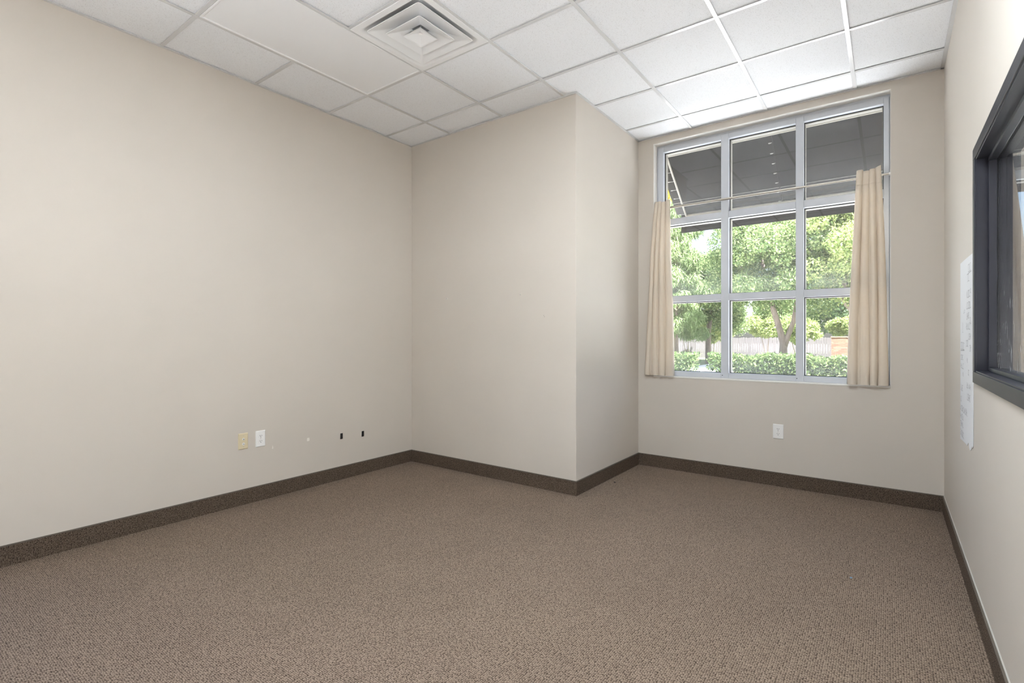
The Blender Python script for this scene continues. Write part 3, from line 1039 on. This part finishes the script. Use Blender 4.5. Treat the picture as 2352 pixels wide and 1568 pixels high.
rule(-0.10, -0.255, 1.525)
rule(0.17, 0.01, 1.148)

# crumbs on the carpet
def crumb(name, x, y, r_, m, label):
    b = MB()
    pts = [(x + r_ * math.cos(a) * (1 + 0.25 * math.sin(3 * a)), y + 0.8 * r_ * math.sin(a)) for a in np.linspace(0, 2 * math.pi, 9)[:-1]]
    v = [(px, py, 0.0) for px, py in pts] + [(x + (px - x) * 0.6, y + (py - y) * 0.6, r_ * 0.8) for px, py in pts]
    f = [tuple(range(8))[::-1], tuple(range(8, 16))] + [(k, (k + 1) % 8, 8 + (k + 1) % 8, 8 + k) for k in range(8)]
    tag(b.add(v, f).build(name, m), label, 'crumb')
crumb('carpet_crumb', 1.935, 0.504, 0.008, M['speck_dark'], 'tiny black crumb on the carpet near the alcove base')
crumb('carpet_lint', 3.629, -0.341, 0.006, M['speck_blue'], 'tiny bluish lint on the open carpet at right')

# ------------------------------------------------------------------ outside: awnings
def awning(dx, label):
    x0, x1 = 1.925 + dx, 3.95 + dx
    yt, zt = YE + 0.005, 3.012
    yb, zb = 2.10, 2.532
    t = thing('awning', label, 'awning', ((x0 + x1) / 2, YE, zt))
    n = 24
    b = MB()
    v = []
    for k in range(n + 1):
        x = x0 + (x1 - x0) * k / n
        for s in np.linspace(0, 1, 9):
            sag = 0.006 * math.sin(math.pi * s)
            v.append((x, yt + (yb - yt) * s, zt + 0.028 + (zb - zt) * s - sag))
    f = [(k * 9 + j, (k + 1) * 9 + j, (k + 1) * 9 + j + 1, k * 9 + j + 1) for k in range(n) for j in range(8)]
    o = b.add(v, f).build('canopy', M['canvas'], t, smooth=True)
    md = o.modifiers.new('thick', 'SOLIDIFY')
    md.thickness = 0.004
    v = []
    for k in range(n + 1):
        x = x0 + 0.045 + (x1 - x0 - 0.11) * k / n
        for z in np.linspace(zb + 0.026, 2.352, 4):
            v.append((x, yb + 0.004 + 0.003 * math.sin(k * 1.3) * (zb + 0.026 - z) / 0.2, z))
    f = [(k * 4 + j, (k + 1) * 4 + j, (k + 1) * 4 + j + 1, k * 4 + j + 1) for k in range(n) for j in range(3)]
    o = MB().add(v, f).build('valance', M['canvas'], t, smooth=True)
    md = o.modifiers.new('thick', 'SOLIDIFY')
    md.thickness = 0.004
    MB().tube([(x0 + 0.01, yt + 0.012, zt - 0.016), (x1 - 0.01, yt + 0.012, zt - 0.016)], 0.012, 10).build('head_tube', M['rod_cream'], t, auto=True)
    MB().tube([(x0 + 0.11, yb - 0.02, zb - 0.004), (x1 - 0.11, yb - 0.02, zb - 0.004)], 0.0125, 10).build('front_tube', M['rod_cream'], t, auto=True)
    sl = (zb - zt) / (yb - yt)
    sm = MB()
    for dy in (0.13,):
        y = yb - dy
        z = zt + 0.028 + sl * (y - yt) - 0.010
        sm.tube([(x0 + 0.003, y, z), (x1 - 0.003, y, z)], 0.0022, 6)
    sm.build('hem_seam', M['wire'], t)
    for xr, hooks in ((x0 + 0.105, 7), (x0 + 1.03, 7), (x1 - 0.125, 7)):
        a = Vector((xr, yt + 0.012, zt - 0.018))
        c = Vector((xr, yb - 0.02, zb - 0.006))
        if abs(xr - x0 - 1.03) > 0.01:
            rd = MB().tube([a, c], 0.009, 10).build('rafter_tube', M['rod_cream'], t, auto=True)
        else:
            rd = MB().tube([a + Vector((0, 0, 0.008)), c + Vector((0, 0, 0.008))], 0.006, 8).build('rafter_tube', M['canvas'], t, auto=True)
        sgn = -1 if xr < x1 - 0.2 else 1
        for k in range(hooks):
            p = a.lerp(c, (k + 0.8) / hooks)
            hk = MB()
            e = p + Vector((sgn * 0.052, 0, 0.006))
            if hooks and abs(xr - x0 - 1.03) < 0.01:
                e = p + Vector((sgn * 0.012, 0, 0.0))
            hk.tube([p + Vector((0, 0, 0.004)), e], 0.0018, 6)
            ring = [e + Vector((sgn * 0.009 + 0.009 * math.cos(q_), 0.009 * math.sin(q_), 0.0)) for q_ in np.linspace(0, 2 * math.pi, 11)]
            hk.tube(ring, 0.0018, 6, caps=False)
            hk.build('lacing_hook', M['wire'], rd, smooth=True)
    # short hooks that lace the valance to the front tube
    for k in range(14):
        xk = x0 + 0.17 + k * 0.13
        hk = MB()
        hk.tube([(xk, yb - 0.02, zb - 0.014), (xk, yb - 0.012, zb - 0.085)], 0.0018, 6)
        ring = [(xk + 0.009 * math.cos(q_), yb - 0.011, zb - 0.094 + 0.009 * math.sin(q_)) for q_ in np.linspace(0, 2 * math.pi, 11)]
        hk.tube(ring, 0.0018, 6, caps=False)
        hk.build('valance_hook', M['wire'], t, smooth=True)
    return t

awning(0.0, 'dark canvas awning outside the nine-pane window with cream rafter tubes')
awning(DX, 'dark canvas awning outside the window of the next room')

# ------------------------------------------------------------------ outside: ground, hedge, fence, trees
structure(MB().box(-90, -60, GZ - 0.3, 90, 120, GZ).build('ground', M['concrete']))
structure(MB().box(-60, 16.4, GZ, 60, 60, GZ + 0.012).build('lawn', M['lawn']))
# sun-bleached path that cuts between the hedges
structure(MB().box(-4.0, 16.0, GZ + 0.012, -1.4, 34.0, GZ + 0.026).build('path', M['concrete']))

def leaves(name, pts, normals, size, m, parent, droop=0.0, aspect=0.55, kind='stuff'):
    """Folded leaf cards: two triangles pairs each, all in one mesh."""
    n = len(pts)
    s = size * rng.uniform(0.6, 1.35, n)
    d = rng.normal(size=(n, 3))
    d[:, 2] -= droop
    d /= np.linalg.norm(d, axis=1)[:, None]
    nn = normals + 0.7 * rng.normal(size=(n, 3))
    side = np.cross(d, nn)
    side /= np.linalg.norm(side, axis=1)[:, None] + 1e-9
    up = np.cross(side, d)
    P = np.asarray(pts)
    a = P
    tip = P + d * s[:, None]
    mid = P + d * (0.45 * s)[:, None]
    l = mid + side * (aspect * 0.5 * s)[:, None] + up * (0.12 * s)[:, None]
    r_ = mid - side * (aspect * 0.5 * s)[:, None] + up * (0.12 * s)[:, None]
    V = np.stack([a, l, tip, r_], 1).reshape(-1, 3).astype(np.float32)
    base_i = np.arange(n) * 4
    F = np.stack([base_i, base_i + 1, base_i + 2, base_i, base_i + 2, base_i + 3], 1).reshape(-1, 3).astype(np.int32)
    me = bpy.data.meshes.new(name)
    me.vertices.add(len(V))
    me.vertices.foreach_set('co', V.ravel())
    me.loops.add(F.size)
    me.loops.foreach_set('vertex_index', F.ravel())
    me.polygons.add(len(F))
    me.polygons.foreach_set('loop_start', np.arange(0, F.size, 3, dtype=np.int32))
    me.polygons.foreach_set('loop_total', np.full(len(F), 3, dtype=np.int32))
    me.update()
    me.validate()
    me.materials.append(m)
    o = bpy.data.objects.new(name, me)
    COL.objects.link(o)
    o['kind'] = kind
    if parent is not None:
        o.parent = parent
        o.matrix_parent_inverse = Matrix.Translation(-Vector(parent.location))
    return o

def blob_points(blobs, n, shell=0.45):
    vol = np.array([b[3] ** 2.4 for b in blobs])
    cnt = np.maximum(1, (n * vol / vol.sum()).astype(int))
    P, N = [], []
    for (x, y, z, r0), c in zip(blobs, cnt):
        d = rng.normal(size=(c, 3))
        d /= np.linalg.norm(d, axis=1)[:, None]
        rad = r0 * (1 - shell * rng.random(c) ** 1.6)
        P.append(np.array([x, y, z]) + d * rad[:, None] * np.array([1, 1, 0.85]))
        N.append(d)
    return np.concatenate(P), np.concatenate(N)

def crown_blobs(cx, cy, cz, rx, rz, k, r0):
    out = []
    for _ in range(k):
        d = rng.normal(size=3)
        d /= np.linalg.norm(d)
        q_ = rng.random() ** 0.45
        out.append((cx + d[0] * rx * q_, cy + d[1] * rx * q_, cz + d[2] * rz * q_, r0 * rng.uniform(0.7, 1.25)))
    return out

def trunk_mesh(paths):
    b = MB()
    for pts, r0, r1 in paths:
        b.tube(pts, r0, 9, True, r1)
    return b

def tree(label, loc, trunk_paths, blobs, nleaf, size, m, name='tree', droop=0.0, aspect=0.55, group=None):
    t = thing(name, label, 'tree', loc, group)
    if trunk_paths:
        trunk_mesh(trunk_paths).build('trunk', M['bark'], t, smooth=True)
    P, N = blob_points(blobs, nleaf)
    leaves('foliage', P, N, size, m, t, droop, aspect)
    return t

# forked tree in the middle panes
tx, ty = 0.16, 21.0
tree('bushy green tree with a forked leaning trunk behind the hedge', (tx, ty, GZ),
     [([(tx, ty, GZ), (tx - 0.02, ty, 0.3), (tx, ty, 0.95), (tx - 0.12, ty - 0.05, 1.5), (tx - 0.42, ty - 0.1, 2.6), (tx - 0.7, ty - 0.1, 3.8), (tx - 0.9, ty, 5.0)], 0.19, 0.07),
      ([(tx, ty, 0.75), (tx + 0.16, ty, 1.25), (tx + 0.38, ty + 0.05, 1.9), (tx + 0.5, ty + 0.1, 2.8), (tx + 1.2, ty, 4.6)], 0.13, 0.06),
      ([(tx - 0.5, ty, 2.9), (tx - 1.3, ty - 0.2, 3.9), (tx - 2.0, ty - 0.3, 4.8)], 0.07, 0.03)],
     crown_blobs(tx + 0.1, ty, 4.9, 3.2, 2.6, 120, 0.6), 70000, 0.115, M['leaf'])
# yellow-green tree at right
rx_, ry_ = 2.95, 19.5
tree('sunlit yellow-green tree filling the right-hand panes', (rx_, ry_, GZ),
     [([(rx_, ry_, GZ), (rx_ - 0.05, ry_, 1.2), (rx_ - 0.2, ry_, 2.2), (rx_ - 0.5, ry_ - 0.1, 3.2), (rx_ - 0.6, ry_, 5.0)], 0.17, 0.06),
      ([(rx_ - 0.15, ry_, 2.0), (rx_ - 0.62, ry_ - 0.2, 2.75), (rx_ - 1.1, ry_ - 0.2, 3.1)], 0.09, 0.04)],
     crown_blobs(rx_ + 0.3, ry_, 4.9, 2.4, 2.3, 80, 0.6), 50000, 0.115, M['leaf_yellow'])
# round tree in the left panes
lx_, ly_ = -4.2, 25.5
tree('round green tree left of the forked tree, further back', (lx_, ly_, GZ),
     [([(lx_, ly_, GZ), (lx_, ly_, 1.5), (lx_ + 0.2, ly_, 3.0), (lx_ + 0.1, ly_, 4.6)], 0.17, 0.06)],
     crown_blobs(lx_ + 0.2, ly_, 3.5, 1.9, 2.3, 70, 0.55), 40000, 0.125, M['leaf'])
# feathery pale tree at far left
fx_, fy_ = -5.0, 22.5
fb = [(fx_ + rng.normal() * 0.75, fy_ + rng.normal() * 0.7, z, rng.uniform(0.4, 0.75)) for z in np.linspace(1.5, 7.6, 50)]
tree('pale feathery tree with drooping sprays at the left edge of the window view', (fx_, fy_, GZ),
     [([(fx_, fy_, GZ), (fx_, fy_, 2.5), (fx_ + 0.1, fy_, 5.0), (fx_, fy_, 7.8)], 0.16, 0.04)],
     fb, 40000, 0.26, M['leaf_pale'], 'feathery_tree', 1.6, 0.13)
# golden tree glimpsed past the awning's end
gx_, gy_ = -7.2, 27.0
tree('golden-leaved tree top glimpsed past the left end of the awning', (gx_, gy_, GZ),
     [([(gx_, gy_, GZ), (gx_, gy_, 5.0), (gx_ + 0.1, gy_, 9.4)], 0.18, 0.04)],
     crown_blobs(gx_, gy_, 9.0, 0.9, 1.1, 12, 0.6), 5000, 0.24, M['leaf_gold'])
# trees behind the fence
back = [(-12.5, 41.0, 4.2, 3.2, 'leaf_dark'), (-3.8, 48.0, 3.2, 2.6, 'leaf'), (1.6, 41.0, 4.4, 3.3, 'leaf_dark'), (6.6, 48.0, 4.0, 3.0, 'leaf'), (15.5, 46.0, 2.2, 1.8, 'leaf'), (10.6, 42.0, 2.6, 2.0, 'leaf')]
names = ['dark tree mass at the far left beyond the fence', 'mid green tree beyond the fence left of the forked trunk', 'dark tree beyond the fence behind the forked trunk',
         'green tree beyond the fence at the right of the window view', 'small green tree beyond the far right end of the board fence', 'low green tree far off, seen through the dark framed glass']
for (x, y, z, r0, mk), lb in zip(back, names):
    tree(lb, (x, y, GZ), [([(x, y, GZ), (x, y, z * 0.6), (x + 0.2, y, z + r0 * 0.4)], 0.22, 0.08)],
         crown_blobs(x, y, z, r0, r0 * 0.9, 40, r0 * 0.36), 16000, 0.24, M[mk], group='trees beyond the fence')
# shrubs that hang over the fence
shr = [(-7.4, 32.0, 1.85, 1.3), (-4.9, 29.0, 1.6, 1.25), (-2.4, 32.0, 1.9, 1.25), (-0.3, 29.0, 1.65, 1.2), (1.75, 32.0, 1.9, 1.0), (4.4, 29.5, 1.75, 1.1)]
SL = ['yellow-green shrub over the fence at the far left', 'yellow-green shrub over the fence left of the sunlit gap', 'yellow-green shrub over the fence left of the forked trunk',
      'yellow-green shrub over the fence just behind the forked trunk', 'small yellow-green shrub over the fence right of the forked trunk', 'yellow-green shrub over the fence beside the brick pier']
for (x, y, z, r0), lb in zip(shr, SL):
    t = thing('shrub', lb, 'shrub', (x, y, GZ), 'shrubs over the fence')
    trunk_mesh([([(x, y, GZ), (x + 0.1, y, z * 0.6), (x, y, z)], 0.03, 0.012), ([(x, y, GZ), (x - 0.3, y, z * 0.6), (x - 0.4, y, z)], 0.024, 0.01)]).build('stem', M['bark'], t, smooth=True)
    P, N = blob_points(crown_blobs(x, y, z, r0 * 0.9, r0 * 0.42, 30, r0 * 0.30), 14000)
    leaves('foliage', P, N, 0.13, M['leaf_yellow'], t)

# clipped hedges on both sides of the gap
def hedge(x0, x1, y0, y1, z1, n, label):
    t = thing('hedge', label, 'hedge', ((x0 + x1) / 2, (y0 + y1) / 2, GZ), 'clipped hedges')
    P = np.stack([rng.uniform(x0, x1, n), rng.uniform(y0, y1, n), GZ + (z1 - GZ) * rng.random(n) ** 0.6], 1)
    P[:, 2] += 0.05 * np.sin(P[:, 0] * 2.1) + 0.04 * np.sin(P[:, 0] * 5.3 + 1)
    N = np.tile([0, -0.4, 0.8], (n, 1)) + 0.3 * rng.normal(size=(n, 3))
    leaves('foliage', P, N, 0.105, M['leaf_hedge'], t)
    b = MB()
    for x in np.arange(x0 + 0.3, x1 - 0.1, 0.6):
        b.tube([(x, (y0 + y1) / 2, GZ), (x + 0.05, (y0 + y1) / 2, GZ + 0.5)], 0.02, 6, True, 0.01)
    b.build('stems', M['bark'], t, kind='stuff')
    return t
hedge(-6.6, -2.55, 17.3, 18.3, 0.56, 9000, 'short clipped hedge left of the sunlit gap')
hedge(-2.0, 5.6, 17.3, 18.4, 0.55, 17000, 'long clipped hedge right of the sunlit gap, below the forked tree')
hedge(6.2, 12.0, 17.3, 18.4, 0.5, 6000, 'clipped hedge seen through the dark framed glass')

# weathered board fence
fence = thing('fence', 'weathered grey board fence behind the hedge and trees', 'fence', (-2, 33.9, GZ))
bw = 0.14
fx = -12.0
bm_cache = []
for k in range(6):
    top_z = 1.21 + rng.uniform(-0.03, 0.03)
    b = MB()
    hw = bw / 2 - 0.005
    b.prism([(-hw, 0), (hw, 0), (hw, top_z - GZ - 0.03), (hw - 0.03, top_z - GZ), (-hw + 0.03, top_z - GZ), (-hw, top_z - GZ - 0.03)], lambda u, w, d: (u, d, w), 0, 0.02)
    o = b.build('fence_board', M['cedar'])
    bm_cache.append(o.data)
    bpy.data.objects.remove(o)
k = 0
while fx < 15.0:
    o = bpy.data.objects.new('fence_board', bm_cache[int(rng.integers(6))])
    COL.objects.link(o)
    o.parent = fence
    o.matrix_parent_inverse = Matrix.Translation(-Vector(fence.location))
    o.location = (fx, 33.9 + rng.uniform(-0.006, 0.006), GZ)
    o.rotation_euler = (0, rng.uniform(-0.006, 0.006), 0)
    fx += bw
for z in (0.1, 0.9):
    MB().box(-12, 33.925, z, 15.0, 33.97, z + 0.09).build('fence_rail', M['cedar'], fence)

# brick pier at the end of the fence, coursed bricks over a mortar core
pier = thing('brick_pier', 'red brick pier standing before the board fence beside the right-hand curtain', 'pier', (1.925, 26.7, GZ))
PX0, PX1, PY0, PY1, PZ1 = 1.50, 2.35, 26.3, 27.1, 1.20
MB().box(PX0 + 0.012, PY0 + 0.012, GZ, PX1 - 0.012, PY1 - 0.012, PZ1).build('mortar_core', M['mortar'], pier)
b = MB()
z = GZ
row = 0
while z < PZ1 - 0.03:
    off = 0.1 if row % 2 else 0.0
    x = PX0 - off
    while x < PX1 - 0.01:
        a0, a1 = max(x, PX0), min(x + 0.19, PX1)
        if a1 - a0 > 0.03:
            b.box(a0, PY0, z + 0.005, a1, PY0 + 0.09, z + 0.062)
            b.box(a0, PY1 - 0.09, z + 0.005, a1, PY1, z + 0.062)
        x += 0.2
    y = PY0 + 0.1
    while y < PY1 - 0.12:
        b.box(PX0, y, z + 0.005, PX0 + 0.09, min(y + 0.19, PY1 - 0.1), z + 0.062)
        b.box(PX1 - 0.09, y, z + 0.005, PX1, min(y + 0.19, PY1 - 0.1), z + 0.062)
        y += 0.2
    z += 0.07
    row += 1
b.build('brick_courses', M['brick'], pier, kind='stuff')
MB().box(PX0 - 0.03, PY0 - 0.03, PZ1, PX1 + 0.03, PY1 + 0.03, PZ1 + 0.06).build('cap', M['brick'], pier, bevel=0.01)

# overhead line on two poles, glimpsed through the dark framed glass
pl = MB()
p0, p1 = Vector((-16, 62, 10.6)), Vector((38, 48, 10.2))
pts = []
for k in range(25):
    s = k / 24
    p = p0.lerp(p1, s)
    p.z -= 1.6 * 4 * s * (1 - s)
    pts.append(p)
ln = thing('power_line', 'thin dark overhead line across the sky seen through the dark framed glass', 'power line', (p1.x, p1.y, GZ))
pl.tube(pts, 0.03, 6)
pl.build('cable', M['gasket'], ln)
for p in (p0, p1):
    MB().tube([(p.x, p.y, GZ), (p.x, p.y, p.z + 0.3)], 0.15, 10, True, 0.1).build('pole', M['bark'], ln, smooth=True)
